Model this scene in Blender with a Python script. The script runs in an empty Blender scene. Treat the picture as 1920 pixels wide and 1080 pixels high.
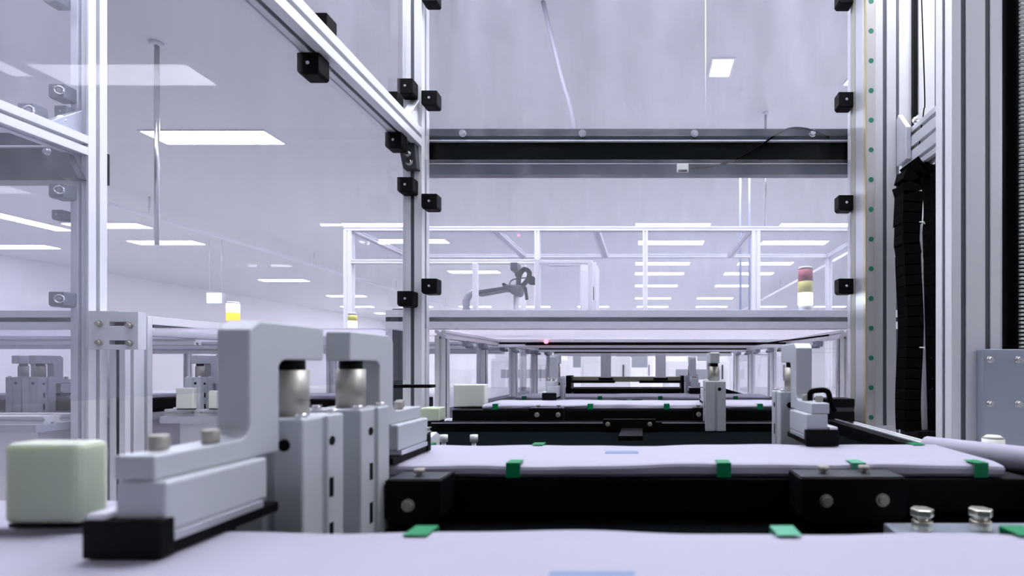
import bpy, bmesh, math, random
from mathutils import Vector, Matrix
sc = bpy.context.scene
C = sc.collection
random.seed(4)
PI = math.pi

# ------------------------------------------------------------------ camera
EYE = 1.10                                    # camera height above the floor (m)
cam_d = bpy.data.cameras.new('camera'); cam = bpy.data.objects.new('camera', cam_d); C.objects.link(cam)
cam.location = (0, 0, EYE); cam.rotation_euler = (PI / 2, 0, 0)
cam_d.sensor_width = 36.0; cam_d.lens = 18.0
cam_d.shift_x = -(1205 - 960) / 1920; cam_d.shift_y = (684 - 540) / 1920
cam_d.clip_start = 0.01; cam_d.clip_end = 100
cam_d.dof.use_dof = True; cam_d.dof.focus_distance = 1.55; cam_d.dof.aperture_fstop = 4.8
sc.camera = cam
# ------------------------------------------------------------------ world, exposure
w = bpy.data.worlds.new('world'); sc.world = w; w.use_nodes = True
w.node_tree.nodes['Background'].inputs[0].default_value = (0.80, 0.80, 1.0, 1)
w.node_tree.nodes['Background'].inputs[1].default_value = 0.3
vs = sc.view_settings
vs.view_transform = 'Standard'; vs.look = 'None'; vs.gamma = 1.0; vs.use_curve_mapping = False
vs.exposure = 1.1
LAMP = 11.0                                   # brightness of every ceiling panel
LAMP_COL = (0.912, 0.916, 1.0)
sc.cycles.max_bounces = 8; sc.cycles.diffuse_bounces = 4; sc.cycles.glossy_bounces = 4
sc.cycles.transparent_max_bounces = 24; sc.cycles.transmission_bounces = 6
sc.cycles.caustics_reflective = False; sc.cycles.caustics_refractive = False
sc.cycles.sample_clamp_indirect = 6.0

# ------------------------------------------------------------------ materials
def mat(name, col, rough=0.5, metal=0.0, noise=0.0, nscale=30.0, bump=0.0, spec=0.5, stretch=(1, 1, 1)):
    m = bpy.data.materials.new(name); m.use_nodes = True
    nt = m.node_tree; b = nt.nodes['Principled BSDF']
    b.inputs['Base Color'].default_value = (*col, 1); b.inputs['Roughness'].default_value = rough
    b.inputs['Metallic'].default_value = metal; b.inputs['Specular IOR Level'].default_value = spec
    if noise or bump:
        tc = nt.nodes.new('ShaderNodeTexCoord'); mp = nt.nodes.new('ShaderNodeMapping')
        mp.inputs['Scale'].default_value = stretch
        nz = nt.nodes.new('ShaderNodeTexNoise'); nz.inputs['Scale'].default_value = nscale; nz.inputs['Detail'].default_value = 4
        nt.links.new(tc.outputs['Object'], mp.inputs['Vector']); nt.links.new(mp.outputs['Vector'], nz.inputs['Vector'])
        if noise:
            r = nt.nodes.new('ShaderNodeMapRange')
            r.inputs['To Min'].default_value = max(0.02, rough - noise); r.inputs['To Max'].default_value = min(1, rough + noise)
            nt.links.new(nz.outputs['Fac'], r.inputs['Value']); nt.links.new(r.outputs['Result'], b.inputs['Roughness'])
        if bump:
            bp = nt.nodes.new('ShaderNodeBump'); bp.inputs['Strength'].default_value = bump; bp.inputs['Distance'].default_value = 0.002
            nt.links.new(nz.outputs['Fac'], bp.inputs['Height']); nt.links.new(bp.outputs['Normal'], b.inputs['Normal'])
    return m

def emit(name, col, strength):
    m = bpy.data.materials.new(name); m.use_nodes = True; nt = m.node_tree
    nt.nodes.remove(nt.nodes['Principled BSDF'])
    e = nt.nodes.new('ShaderNodeEmission'); e.inputs[0].default_value = (*col, 1); e.inputs[1].default_value = strength
    nt.links.new(e.outputs[0], nt.nodes['Material Output'].inputs['Surface'])
    return m

def acrylic(name, haze_lo, haze_hi, tint=(0.93, 0.935, 0.96), dust=(0.86, 0.86, 0.95)):
    """clear sheet with a thin, streaky film of dust and wipe marks"""
    m = bpy.data.materials.new(name); m.use_nodes = True; nt = m.node_tree; N = nt.nodes; L = nt.links
    N.remove(N['Principled BSDF'])
    tr = N.new('ShaderNodeBsdfTransparent'); tr.inputs[0].default_value = (*tint, 1)
    gl = N.new('ShaderNodeBsdfGlossy'); gl.inputs['Roughness'].default_value = 0.015
    df = N.new('ShaderNodeBsdfDiffuse'); df.inputs[0].default_value = (*dust, 1)
    tl = N.new('ShaderNodeBsdfTranslucent'); tl.inputs[0].default_value = (*dust, 1)
    md = N.new('ShaderNodeMixShader'); md.inputs[0].default_value = 0.5
    L.new(df.outputs[0], md.inputs[1]); L.new(tl.outputs[0], md.inputs[2])
    tc = N.new('ShaderNodeTexCoord'); mp = N.new('ShaderNodeMapping'); mp.inputs['Scale'].default_value = (3.0, 3.0, 0.9)
    n1 = N.new('ShaderNodeTexNoise'); n1.inputs['Scale'].default_value = 2.2; n1.inputs['Detail'].default_value = 6; n1.inputs['Roughness'].default_value = 0.6
    L.new(tc.outputs['Object'], mp.inputs['Vector']); L.new(mp.outputs['Vector'], n1.inputs['Vector'])
    r = N.new('ShaderNodeMapRange'); r.inputs['From Min'].default_value = 0.35; r.inputs['From Max'].default_value = 0.75
    r.inputs['To Min'].default_value = haze_lo; r.inputs['To Max'].default_value = haze_hi
    L.new(n1.outputs['Fac'], r.inputs['Value'])
    m1 = N.new('ShaderNodeMixShader'); L.new(r.outputs['Result'], m1.inputs[0]); L.new(tr.outputs[0], m1.inputs[1]); L.new(md.outputs[0], m1.inputs[2])
    fr = N.new('ShaderNodeFresnel'); fr.inputs['IOR'].default_value = 1.27
    ge = N.new('ShaderNodeNewGeometry'); inv = N.new('ShaderNodeMath'); inv.operation = 'SUBTRACT'; inv.inputs[0].default_value = 1.0
    L.new(ge.outputs['Backfacing'], inv.inputs[1]); mu = N.new('ShaderNodeMath'); mu.operation = 'MULTIPLY'   # outer faces mirror, inner faces do not
    L.new(fr.outputs[0], mu.inputs[0]); L.new(inv.outputs[0], mu.inputs[1])
    m2 = N.new('ShaderNodeMixShader'); L.new(mu.outputs[0], m2.inputs[0]); L.new(m1.outputs[0], m2.inputs[1]); L.new(gl.outputs[0], m2.inputs[2])
    L.new(m2.outputs[0], N['Material Output'].inputs['Surface'])
    return m

M = {}
M['alu'] = mat('anodised_aluminium', (0.73, 0.745, 0.775), 0.40, 0.18, 0.08, 60, 0.0, stretch=(1, 1, 1))
M['alu_plate'] = mat('milled_aluminium_plate', (0.66, 0.68, 0.73), 0.38, 0.7, 0.1, 25)
M['clamp_grey'] = mat('grey_plastic', (0.16, 0.18, 0.20), 0.5)
M['slot_grey'] = mat('grey_slot_shade', (0.085, 0.095, 0.12), 0.45)  # shade inside the profile slots, put into the colour
M['blue_plate'] = mat('bluish_aluminium_plate', (0.40, 0.45, 0.52), 0.35, 0.5, 0.1, 18)
M['knob'] = mat('warm_steel_knob', (0.72, 0.71, 0.62), 0.3, 0.9)
M['cell'] = mat('glare_lightened_profile', (0.92, 0.92, 0.95), 0.45, 0.0)  # aluminium lightened so its colour carries the glare on distant profiles
M['steel'] = mat('bright_steel', (0.80, 0.80, 0.82), 0.22, 1.0, 0.05, 40)
M['rod'] = mat('ground_steel_rod', (0.42, 0.41, 0.36), 0.45, 0.6, 0.06, 40)
M['paint'] = mat('satin_grey_casting', (0.54, 0.57, 0.605), 0.42, 0.2, 0.08, 50, 0.02)
M['black'] = mat('black_plastic', (0.004, 0.005, 0.006), 0.5, 0, 0.1, 50, spec=0.08)
M['black_gloss'] = mat('black_gloss_panel', (0.003, 0.005, 0.006), 0.22, 0, 0.04, 12, spec=0.15)
M['black_metal'] = mat('black_anodised_metal', (0.003, 0.004, 0.005), 0.45, 0.0, 0.1, 40, spec=0.09)
M['dark_flange'] = mat('dark_blue_grey_flange', (0.035, 0.05, 0.065), 0.22, 0.1, 0.06, 9, stretch=(6, 1, 1))
M['dark_plate'] = mat('dark_machine_bed', (0.004, 0.006, 0.007), 0.9, 0.0, 0.05, 20, spec=0.0)
M['charcoal'] = mat('charcoal_pallet_plate', (0.05, 0.055, 0.065), 0.4, 0.1)
M['rubber'] = mat('matt_black_rubber', (0.002, 0.002, 0.0025), 0.75, spec=0.05)
M['foam'] = mat('white_foam_wrap', (0.405, 0.40, 0.485), 0.6, 0, 0.1, 12, 0.06, spec=0.3)
M['white'] = mat('white_painted_steel', (0.82, 0.82, 0.88), 0.45, 0.0, 0.05, 10)
M['label'] = mat('pale_blue_print', (0.20, 0.27, 0.43), 0.6)
M['tape'] = mat('green_tape', (0.0, 0.24, 0.085), 0.38, 0, spec=0.4)
M['tape_pale'] = mat('pale_green_tape', (0.08, 0.40, 0.24), 0.38)
M['pad'] = mat('pale_green_polyurethane', (0.60, 0.67, 0.54), 0.35, 0, 0.08, 6)
b_ = M['pad'].node_tree.nodes['Principled BSDF']
b_.inputs['Subsurface Weight'].default_value = 0.6; b_.inputs['Subsurface Radius'].default_value = (0.03, 0.03, 0.02); b_.inputs['Subsurface Scale'].default_value = 0.5
M['pad_light'] = mat('cream_polyurethane', (0.74, 0.77, 0.70), 0.45)
M['scale'] = mat('cream_guide_rail', (0.66, 0.65, 0.64), 0.3, 0.5, 0.06, 20)
M['brass'] = mat('yellowed_guide_edge', (0.62, 0.56, 0.36), 0.3, 0.6)
M['dot'] = mat('green_plug', (0.015, 0.20, 0.12), 0.45)
M['belt'] = mat('white_belt_tooth', (0.75, 0.78, 0.78), 0.6)
M['robot'] = mat('grey_robot_casting', (0.045, 0.055, 0.07), 0.45, 0.2)
M['robot_light'] = mat('pale_grey_conduit', (0.30, 0.32, 0.37), 0.5)
M['ceiling'] = mat('ceiling_panels', (0.76, 0.76, 0.785), 0.7, 0, 0, 4, 0.0)
M['wall'] = mat('white_cleanroom_wall', (0.90, 0.89, 0.93), 0.55)
M['wall_dim'] = mat('grey_wall', (0.45, 0.46, 0.48), 0.6)
M['floor'] = mat('pale_epoxy_floor', (0.82, 0.82, 0.84), 0.3, 0, 0.08, 3)
def milky(name, col, clear):
    m = bpy.data.materials.new(name); m.use_nodes = True; nt = m.node_tree; N = nt.nodes; L = nt.links
    N.remove(N['Principled BSDF'])
    tl = N.new('ShaderNodeBsdfTranslucent'); tl.inputs[0].default_value = (*col, 1)
    tr = N.new('ShaderNodeBsdfTransparent'); tr.inputs[0].default_value = (*col, 1)
    df = N.new('ShaderNodeBsdfDiffuse'); df.inputs[0].default_value = (*col, 1)
    a = N.new('ShaderNodeMixShader'); a.inputs[0].default_value = .3; L.new(tl.outputs[0], a.inputs[1]); L.new(df.outputs[0], a.inputs[2])
    b = N.new('ShaderNodeMixShader'); b.inputs[0].default_value = clear; L.new(a.outputs[0], b.inputs[1]); L.new(tr.outputs[0], b.inputs[2])
    L.new(b.outputs[0], N['Material Output'].inputs['Surface']); return m
M['milky'] = milky('milky_acrylic_top', (0.78, 0.77, 0.82), 0.25)
M['seam'] = mat('ceiling_seam', (0.50, 0.51, 0.57), 0.6)
M['lamp'] = emit('ceiling_panel_glow', LAMP_COL, LAMP)
M['glow_white'] = emit('lit_white_lens', (0.90, 1.0, 0.97), 3.0)
M['glow_orange'] = emit('lit_orange_lens', (1.0, 0.42, 0.06), 1.3)
M['glow_sign'] = emit('lit_cyan_sign', (0.62, 1.0, 0.95), 2.4)
M['glow_red'] = emit('lit_red_lens', (1.0, 0.12, 0.18), 2.5)
M['blue'] = mat('pale_blue_pipe', (0.50, 0.56, 0.78), 0.4)
M['lilac'] = mat('lilac_cable', (0.28, 0.275, 0.34), 0.5)
M['lens_red'] = mat('red_lens', (0.55, 0.16, 0.20), 0.3)
M['lens_yellow'] = mat('yellow_lens', (0.80, 0.74, 0.22), 0.3)
M['acrylic'] = acrylic('dusty_clear_acrylic', 0.02, 0.14)
M['acrylic_side'] = acrylic('dusty_side_acrylic', 0.01, 0.12)
M['acrylic_outer'] = acrylic('hazy_outer_acrylic', 0.04, 0.12)
M['acrylic_far'] = acrylic('clear_far_acrylic', 0.005, 0.05)

# ------------------------------------------------------------------ helpers
# every coordinate below is in metres with z measured from the camera's eye level; build() adds the eye height
class MB:
    def __init__(s): s.bm = bmesh.new(); s.mats = []; s.cur = 0
    def use(s, m):
        if m not in s.mats: s.mats.append(m)
        s.cur = s.mats.index(m); return s
    def _f(s, vs):
        try:
            f = s.bm.faces.new(vs); f.material_index = s.cur; return f
        except ValueError: return None
    def box(s, x0, x1, y0, y1, z0, z1):
        v = [s.bm.verts.new(p) for p in ((x0,y0,z0),(x1,y0,z0),(x1,y1,z0),(x0,y1,z0),(x0,y0,z1),(x1,y0,z1),(x1,y1,z1),(x0,y1,z1))]
        for f in ((0,3,2,1),(4,5,6,7),(0,1,5,4),(1,2,6,5),(2,3,7,6),(3,0,4,7)): s._f([v[i] for i in f])
        return s
    def prism(s, poly, axis, a0, a1):
        """closed outline in the two other axes, swept along one axis"""
        def P(u, v, a): return (a, u, v) if axis == 'X' else (u, a, v) if axis == 'Y' else (u, v, a)
        A = [s.bm.verts.new(P(u, v, a0)) for u, v in poly]; B = [s.bm.verts.new(P(u, v, a1)) for u, v in poly]
        n = len(poly)
        for i in range(n): s._f([A[i], A[(i+1) % n], B[(i+1) % n], B[i]])
        s._f(A[::-1]); s._f(B); return s
    def cyl(s, p0, p1, r, n=20, r1=None):
        p0, p1 = Vector(p0), Vector(p1); d = (p1 - p0).normalized(); r1 = r if r1 is None else r1
        u = d.orthogonal().normalized(); v = d.cross(u)
        A, B = [], []
        for i in range(n):
            a = 2 * PI * i / n; o = u * math.cos(a) + v * math.sin(a)
            A.append(s.bm.verts.new(p0 + o * r)); B.append(s.bm.verts.new(p1 + o * r1))
        for i in range(n):
            f = s._f([A[i], A[(i+1) % n], B[(i+1) % n], B[i]])
            if f: f.smooth = True
        s._f(A[::-1]); s._f(B); return s
    def tube(s, pts, r, n=10):
        pts = [Vector(p) for p in pts]; rings = []; u = None
        for i, p in enumerate(pts):
            d = (pts[min(i+1, len(pts)-1)] - pts[max(i-1, 0)]).normalized()
            u = d.orthogonal().normalized() if u is None else (u - d * u.dot(d)).normalized()
            v = d.cross(u)
            rings.append([s.bm.verts.new(p + (u * math.cos(2*PI*k/n) + v * math.sin(2*PI*k/n)) * r) for k in range(n)])
        for a, b in zip(rings, rings[1:]):
            for k in range(n):
                f = s._f([a[k], a[(k+1) % n], b[(k+1) % n], b[k]])
                if f: f.smooth = True
        s._f(rings[0][::-1]); s._f(rings[-1]); return s
    def extrusion(s, axis, a0, a1, u0, u1, v0, v1, nu=1, nv=1, sw=0.012, sd=0.018):
        """T-slot profile: nu slots on the faces that run along u, nv on those along v"""
        def cuts(lo, hi, n): return [lo + (hi - lo) * (i + 0.5) / n for i in range(n)]
        P = [(u0, v0)]
        for c in cuts(u0, u1, nu): P += [(c - sw/2, v0), (c - sw/2, v0 + sd), (c + sw/2, v0 + sd), (c + sw/2, v0)]
        P.append((u1, v0))
        for c in cuts(v0, v1, nv): P += [(u1, c - sw/2), (u1 - sd, c - sw/2), (u1 - sd, c + sw/2), (u1, c + sw/2)]
        P.append((u1, v1))
        for c in reversed(cuts(u0, u1, nu)): P += [(c + sw/2, v1), (c + sw/2, v1 - sd), (c - sw/2, v1 - sd), (c - sw/2, v1)]
        P.append((u0, v1))
        for c in reversed(cuts(v0, v1, nv)): P += [(u0, c + sw/2), (u0 + sd, c + sw/2), (u0 + sd, c - sw/2), (u0, c - sw/2)]
        return s.prism(P, axis, a0, a1)
    def bolt(s, p, d, r=0.006, h=0.006):
        """socket-head screw with a washer, head facing d"""
        p, d = Vector(p), Vector(d).normalized()
        s.cyl(p, p + d * h * 0.25, r * 1.35, 18); s.cyl(p + d * h * 0.25, p + d * h, r, 14, r * 0.9)
        s.cyl(p + d * h, p + d * h * 1.03, r * 0.45, 6); return s
    def build(s, name, m=None, parent=None, bevel=0.0, local=False):
        if m is not None and not s.mats: s.mats = [m]
        bmesh.ops.recalc_face_normals(s.bm, faces=s.bm.faces)
        if parent is not None:
            if not local:
                o_ = parent['_o']; bmesh.ops.translate(s.bm, verts=s.bm.verts, vec=(-o_[0], -o_[1], -o_[2]))
            loc = (0, 0, 0)
        else:
            xs = [v.co for v in s.bm.verts]
            c = ((min(v.x for v in xs) + max(v.x for v in xs)) / 2, (min(v.y for v in xs) + max(v.y for v in xs)) / 2, min(v.z for v in xs))
            bmesh.ops.translate(s.bm, verts=s.bm.verts, vec=(-c[0], -c[1], -c[2])); loc = (c[0], c[1], c[2] + EYE)
        me = bpy.data.meshes.new(name); s.bm.to_mesh(me); s.bm.free()
        for k in s.mats: me.materials.append(k)
        o = bpy.data.objects.new(name, me); C.objects.link(o)
        if parent is not None:
            o.parent = parent; o['_o'] = parent['_o']
        o.location = loc
        if bevel:
            bv = o.modifiers.new('bevel', 'BEVEL'); bv.width = bevel; bv.segments = 2; bv.limit_method = 'ANGLE'; bv.angle_limit = 0.7
            bv.harden_normals = False
        return o

def tag(o, label, cat, group=None, kind=None):
    o['label'] = label; o['category'] = cat
    if group: o['group'] = group
    if kind: o['kind'] = kind
    return o
def thing(name, label, cat, loc=(0, 0, 0), rotz=0.0, group=None):
    o = bpy.data.objects.new(name, None); C.objects.link(o); o.empty_display_size = 0.05
    o.location = (loc[0], loc[1], loc[2] + EYE); o.rotation_euler = (0, 0, rotz); o['_o'] = list(loc)
    return tag(o, label, cat, group)
def struct(o): o['kind'] = 'structure'; return o
def copy_tree(root, loc, rotz, label, group=None, scale=None):
    def rec(o, par):
        c = o.copy(); C.objects.link(c)
        if par is not None: c.parent = par
        for ch in o.children: rec(ch, c)
        return c
    r = rec(root, None); r.location = (loc[0], loc[1], loc[2] + EYE); r.rotation_euler = (0, 0, rotz); r['label'] = label
    if group: r['group'] = group
    return r
A = M['alu']

# ------------------------------------------------------------------ the room
CEIL = 1.97; FLOOR = -EYE
RX0, RX1, RY0, RY1 = -11.5, 9.0, -5.0, 24.0
struct(MB().box(RX0 - .1, RX1 + .1, RY0 - .1, RY1 + .1, FLOOR - .1, FLOOR).build('floor', M['floor']))
o = struct(MB().box(RX0 - .1, RX1 + .1, RY0 - .1, RY1 + .1, CEIL, CEIL + .1).build('ceiling', M['ceiling']))
struct(MB().box(RX0 - .1, RX0, RY0, RY1, FLOOR, CEIL).build('wall_left', M['wall']))
struct(MB().box(RX1, RX1 + .1, RY0, RY1, FLOOR, CEIL).build('wall_right', M['wall']))
struct(MB().box(RX0, RX1, RY1, RY1 + .1, FLOOR, CEIL).build('wall_back', M['wall']))
struct(MB().box(RX0, RX1, RY0 - .1, RY0, FLOOR, CEIL).build('wall_front', M['wall_dim']))

# ceiling panels
def ceiling_light(x0, y0, wx=1.07, wy=0.28, label=None):
    t = thing('ceiling_light', label, 'light', (x0 + wx / 2, y0 + wy / 2, CEIL - .008), 0, 'flat ceiling light panels')
    f = MB(); e = .015
    f.box(x0, x0 + wx, y0, y0 + e, CEIL - .008, CEIL); f.box(x0, x0 + wx, y0 + wy - e, y0 + wy, CEIL - .008, CEIL)
    f.box(x0, x0 + e, y0 + e, y0 + wy - e, CEIL - .008, CEIL); f.box(x0 + wx - e, x0 + wx, y0 + e, y0 + wy - e, CEIL - .008, CEIL)
    f.build('frame', M['white'], t)
    MB().box(x0 + e, x0 + wx - e, y0 + e, y0 + wy - e, CEIL - .007, CEIL - .002).build('diffuser', M['lamp'], t)
    return t
LIGHTS = [
 (-4.24, 4.29, 'large glowing ceiling panel right of the outer left post, nearest on the left'),
 (-0.067, 4.29, 'thin glowing ceiling panel just above the black cross beam'),
 (1.40, 3.33, 'ceiling panel hidden behind the right posts, mirrored in the left glass'),
 (-8.1, 7.1, 'short glowing ceiling panel peeking out right beside the outer left post'),
 (-4.20, 7.1, 'bright ceiling panel over the left end of the glass cell'),
 (-0.11, 7.1, 'bright ceiling panel over the middle of the glass cell top rail'),
 (1.92, 7.1, 'bright ceiling panel over the right end of the glass cell top rail'),
 (-8.2, 8.1, 'faint ceiling panel low beyond the left glass, second down'),
 (-4.17, 8.0, 'ceiling panel seen just right of the inner post below the rail'),
 (-0.08, 8.1, 'ceiling panel inside the middle window of the glass cell, topmost there'),
 (1.90, 8.1, 'ceiling panel inside the right window of the glass cell, topmost there'),
 (-0.15, 9.8, 'ceiling panel in the middle window of the glass cell, second from the top'),
 (1.84, 9.8, 'ceiling panel crossing the thick right cell post, second from the top'),
 (-4.1, 10.7, 'ceiling panel over the grey robot arm, between two cell posts'),
 (-0.17, 10.9, 'ceiling panel in the middle window of the glass cell, third from the top'),
 (1.75, 10.9, 'ceiling panel right of the thick cell post, third from the top'),
 (-8.9, 11.8, 'faint ceiling panel above the cyan sign beyond the left glass'),
 (-0.2, 12.6, 'ceiling panel in the middle window of the glass cell, fourth from the top'),
 (1.8, 12.6, 'ceiling panel left of the light tower, fourth from the top'),
 (-0.23, 15.0, 'ceiling panel low in the middle window, just above the cell table'),
 (1.6, 15.0, 'ceiling panel low beside the thick cell post, just above the cell table'),
 (-9.0, 14.5, 'small faint ceiling panel far beyond the left glass'),
 (-4.2, 13.5, 'small ceiling panel far behind the robot arm'),
 (3.4, 2.4, 'unseen ceiling panel to the right, level with the tall posts'),  # right-hand panels added out of view to light the posts' right faces
 (3.4, -0.6, 'unseen ceiling panel to the right of the camera'),
 (5.8, 2.4, 'second unseen ceiling panel to the right, level with the tall posts'),
 (5.8, -0.6, 'second unseen ceiling panel to the right of the camera'),
 (5.4, 5.6, 'ceiling panel out of sight to the right of the tall posts'),  # this and the next two added beyond view to brighten the hall
 (5.4, 10.0, 'added ceiling panel far to the right, hidden behind the tall posts'),
 (-9.2, 4.25, 'added ceiling panel out of view, far left of the outer left post'),
 (-2.6, 1.1, 'unseen ceiling panel overhead between the two left machine walls'),  # this and the next two added overhead to light the left lanes
 (-2.6, 2.1, 'unseen ceiling panel overhead between the left walls, second from the camera'),
 (-4.2, 1.4, 'unseen ceiling panel overhead beyond the hazy outer pane'),
 (0.3, 0.9, 'unseen ceiling panel straight overhead of the near white panel'),  # overhead panels added out of view to light the line and cell fronts
 (-1.2, 0.9, 'unseen ceiling panel overhead left of the one above the near white panel'),
 (0.3, 1.36, 'unseen ceiling panel overhead just beyond the one above the near white panel'),
 (-1.2, 1.36, 'unseen ceiling panel overhead above the inner left wall'),
 (0.3, 2.1, 'ceiling panel overhead above the white machine table, out of view'),
 (-1.2, 2.1, 'ceiling panel overhead above the grey robot arm, out of view'),
 (2.8, -1.2, 'unseen ceiling panel overhead to the right of the line'),  # added out of view as light from the right
]
for x, y, l in LIGHTS: ceiling_light(x, y, label=l)
for y in (17.2, 19.4, 21.6):  # rows added to brighten the far end of the hall
    for x in (-10.2, -8.2, -6.2, -4.2, -2.2, -.2, 1.8, 3.8, 5.8): ceiling_light(x, y, label='small distant ceiling panel in the added last rows at the far end of the hall')
ceiling_light(-8.60, 6.45, .28, 1.07, 'ceiling panel turned lengthwise at the left edge beyond the outer pane')
ceiling_light(-10.9, 8.4, label='faint ceiling panel at the left edge below the lengthwise one')
ceiling_light(0.44, 3.28, 0.16, 0.22, 'small square ceiling light in the upper right window')

# ------------------------------------------------------------------ clamp with its screw
def clamp(parent, x, y, z, d=(0, -1, 0), s=0.052, m=None, ring=False):
    """black panel clamp: chamfered block with a jaw, its socket screw a sub-part facing d"""
    b = MB(); h = s / 2
    if abs(d[1]) > .5:
        b.prism([(x - h, z - h*.7), (x - h*.75, z - h), (x + h*.8, z - h), (x + h, z - h*.8), (x + h, z + h*.95), (x - h, z + h*.95)], 'Y', y - h*.8, y + h*.8)
    else:
        b.prism([(y - h, z - h*.7), (y - h*.75, z - h), (y + h*.8, z - h), (y + h, z - h*.8), (y + h, z + h*.95), (y - h, z + h*.95)], 'X', x - h*.8, x + h*.8)
    o = b.build('panel_clamp', m or M['black'], parent, .003)
    D = Vector(d)
    if ring:                                                       # large screw with a bright washer at the clamp's right side
        p = Vector((x + h * .55, y, z)) + D * h * .8; D = Vector((.35, -1, 0)).normalized()
        k = MB(); n = 24
        k.tube([p + D * .004 + Vector((-D.y, D.x, 0)) * math.cos(2*PI*j/n) * .012 + Vector((0, 0, 1)) * math.sin(2*PI*j/n) * .012 for j in range(n + 1)], .0028, 8)
        k.cyl(p, p + D * .006, .007, 12); k.build('screw', M['steel'], o)
    else:
        MB().bolt(Vector((x, y, z)) + D * h * .8, D, s * .06, s * .05).build('screw', M['steel'], o)
    return o
def gusset(parent, pts, axis, a0, a1, bolts, bd, m=None):
    o = MB().prism(pts, axis, a0, a1).build('corner_bracket', m or M['alu_plate'], parent, .0015)
    for p in bolts: MB().bolt(p, bd, .009, .01).build('bolt', M['steel'], o)
    return o

# ------------------------------------------------------------------ inner machine enclosure (posts, rails, panes round the line)
enc = thing('machine_enclosure', 'tall aluminium profile enclosure with clear panes and black clamps around the line', 'enclosure', (-.76, 1.73, FLOOR))
MB().extrusion('Z', FLOOR, 1.75, -.797, -.733, 1.70, 1.76).build('post', A, enc, .0012)
MB().extrusion('Z', FLOOR, 1.75, .704, .764, 1.70, 1.76).build('post', A, enc, .0012)
MB().extrusion('Z', FLOOR, 1.75, -.797, -.733, .16, .22).build('post', A, enc, .0012)
MB().extrusion('Y', .22, 1.70, -.797, -.733, .725, .787).build('side_rail', A, enc, .0012)
for x0, x1, y0, y1, z0, z1 in ((-.771, -.759, 1.7035, 1.711, FLOOR, .64), (-.771, -.759, 1.7035, 1.711, .79, 1.69), (.728, .740, 1.7035, 1.711, FLOOR, 1.75), (-.771, -.759, .22, 1.69, .7285, .735)):
    MB().box(x0, x1, y0, y1, z0, z1).build('slot_dark_strip', M['slot_grey'], enc)  # grey strips stand for the shade inside the open slots
MB().extrusion('X', -.733, .704, 1.70, 1.76, 1.69, 1.75).build('top_rail', A, enc, .0012)
MB().extrusion('Y', .22, 1.70, -.797, -.733, 1.69, 1.75).build('top_rail', A, enc, .0012)
MB().box(-.735, .706, 1.727, 1.732, .774, 1.69).build('upper_pane', M['acrylic'], enc)
MB().box(-.735, .706, 1.727, 1.732, .122, .692).build('lower_pane', M['acrylic'], enc)
MB().box(-.791, -.786, .22, 1.70, .787, 1.69).build('side_pane', M['acrylic_side'], enc)
MB().box(-.791, -.786, .22, 1.70, -.05, .725).build('side_pane', M['acrylic_far'], enc)
for z in (1.215, .875, .5366, .2585): clamp(enc, -.700, 1.697, z)
for z in (1.21, .87, .532, .2585): clamp(enc, .668, 1.697, z)
for z in (.905, .585, .215): clamp(enc, -.771, 1.680, z)
for y, z in ((1.205, .699), (1.61, .699)): clamp(enc, -.775, y, z)
for y, z in ((1.235, .812), (1.585, .812)): clamp(enc, -.775, y, z)
gusset(enc, [(-.800, .725), (-.745, .725), (-.738, .642), (-.783, .642)], 'Y', 1.672, 1.70, [(-.768, 1.672, .690), (-.762, 1.672, .662)], (0, -1, 0), M['charcoal'])
gusset(enc, [(1.62, .787), (1.70, .787), (1.70, .88)], 'X', -.770, -.741, [(-.752, 1.655, .815)], (0.3, -1, .6))

# black cross beam behind the panes
cb = thing('cross_beam', 'wide black cross beam behind the clear front panes', 'beam', (0, 1.80, .63))
MB().box(-.78, .75, 1.775, 1.83, .694, .7705).build('web', M['black_gloss'], cb)
MB().box(-.78, .75, 1.765, 1.80, .775, .8135).build('upper_flange', M['dark_flange'], cb)
MB().box(-.78, .75, 1.766, 1.80, .6565, .692).build('lower_flange', M['dark_flange'], cb)
MB().box(-.78, .75, 1.763, 1.775, .7705, .775).build('trim_strip', A, cb)
MB().box(-.78, .75, 1.763, 1.775, .692, .694).build('trim_strip', A, cb)
for x in (868, 1092, 1302, 1523):
    X = (x - 1205) / 960 * 1.765
    MB().bolt((X, 1.765, .797), (0, -1, 0), .0095, .012).build('bolt', M['steel'], cb)
pc = [(.165, 1.756, .672), (.24, 1.756, .680), (.32, 1.757, .705), (.40, 1.757, .750), (.455, 1.754, .787), (.50, 1.753, .808), (.55, 1.754, .810), (.60, 1.756, .797), (.64, 1.757, .780)]
def smooth(pts, k=6):
    P = [Vector(p) for p in pts]; out = []
    for i in range(len(P) - 1):
        p0, p1, p2, p3 = P[max(i-1, 0)], P[i], P[i+1], P[min(i+2, len(P)-1)]
        for j in range(k):
            t = j / k
            out.append(0.5 * ((2*p1) + (p2-p0)*t + (2*p0-5*p1+4*p2-p3)*t*t + (3*p1-p0-3*p2+p3)*t**3))
    return out + [P[-1]]
s_ = thing('sensor', 'small pale sensor with a black cable under the black cross beam', 'sensor', (.14, 1.758, .66))
MB().box(.117, .157, 1.752, 1.765, .662, .689).build('housing', M['pad_light'], s_, .002)
MB().box(.122, .152, 1.747, 1.752, .660, .666).build('lens', M['black'], s_)
MB().tube(smooth(pc), .0035).build('cable', M['rubber'], s_)

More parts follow.
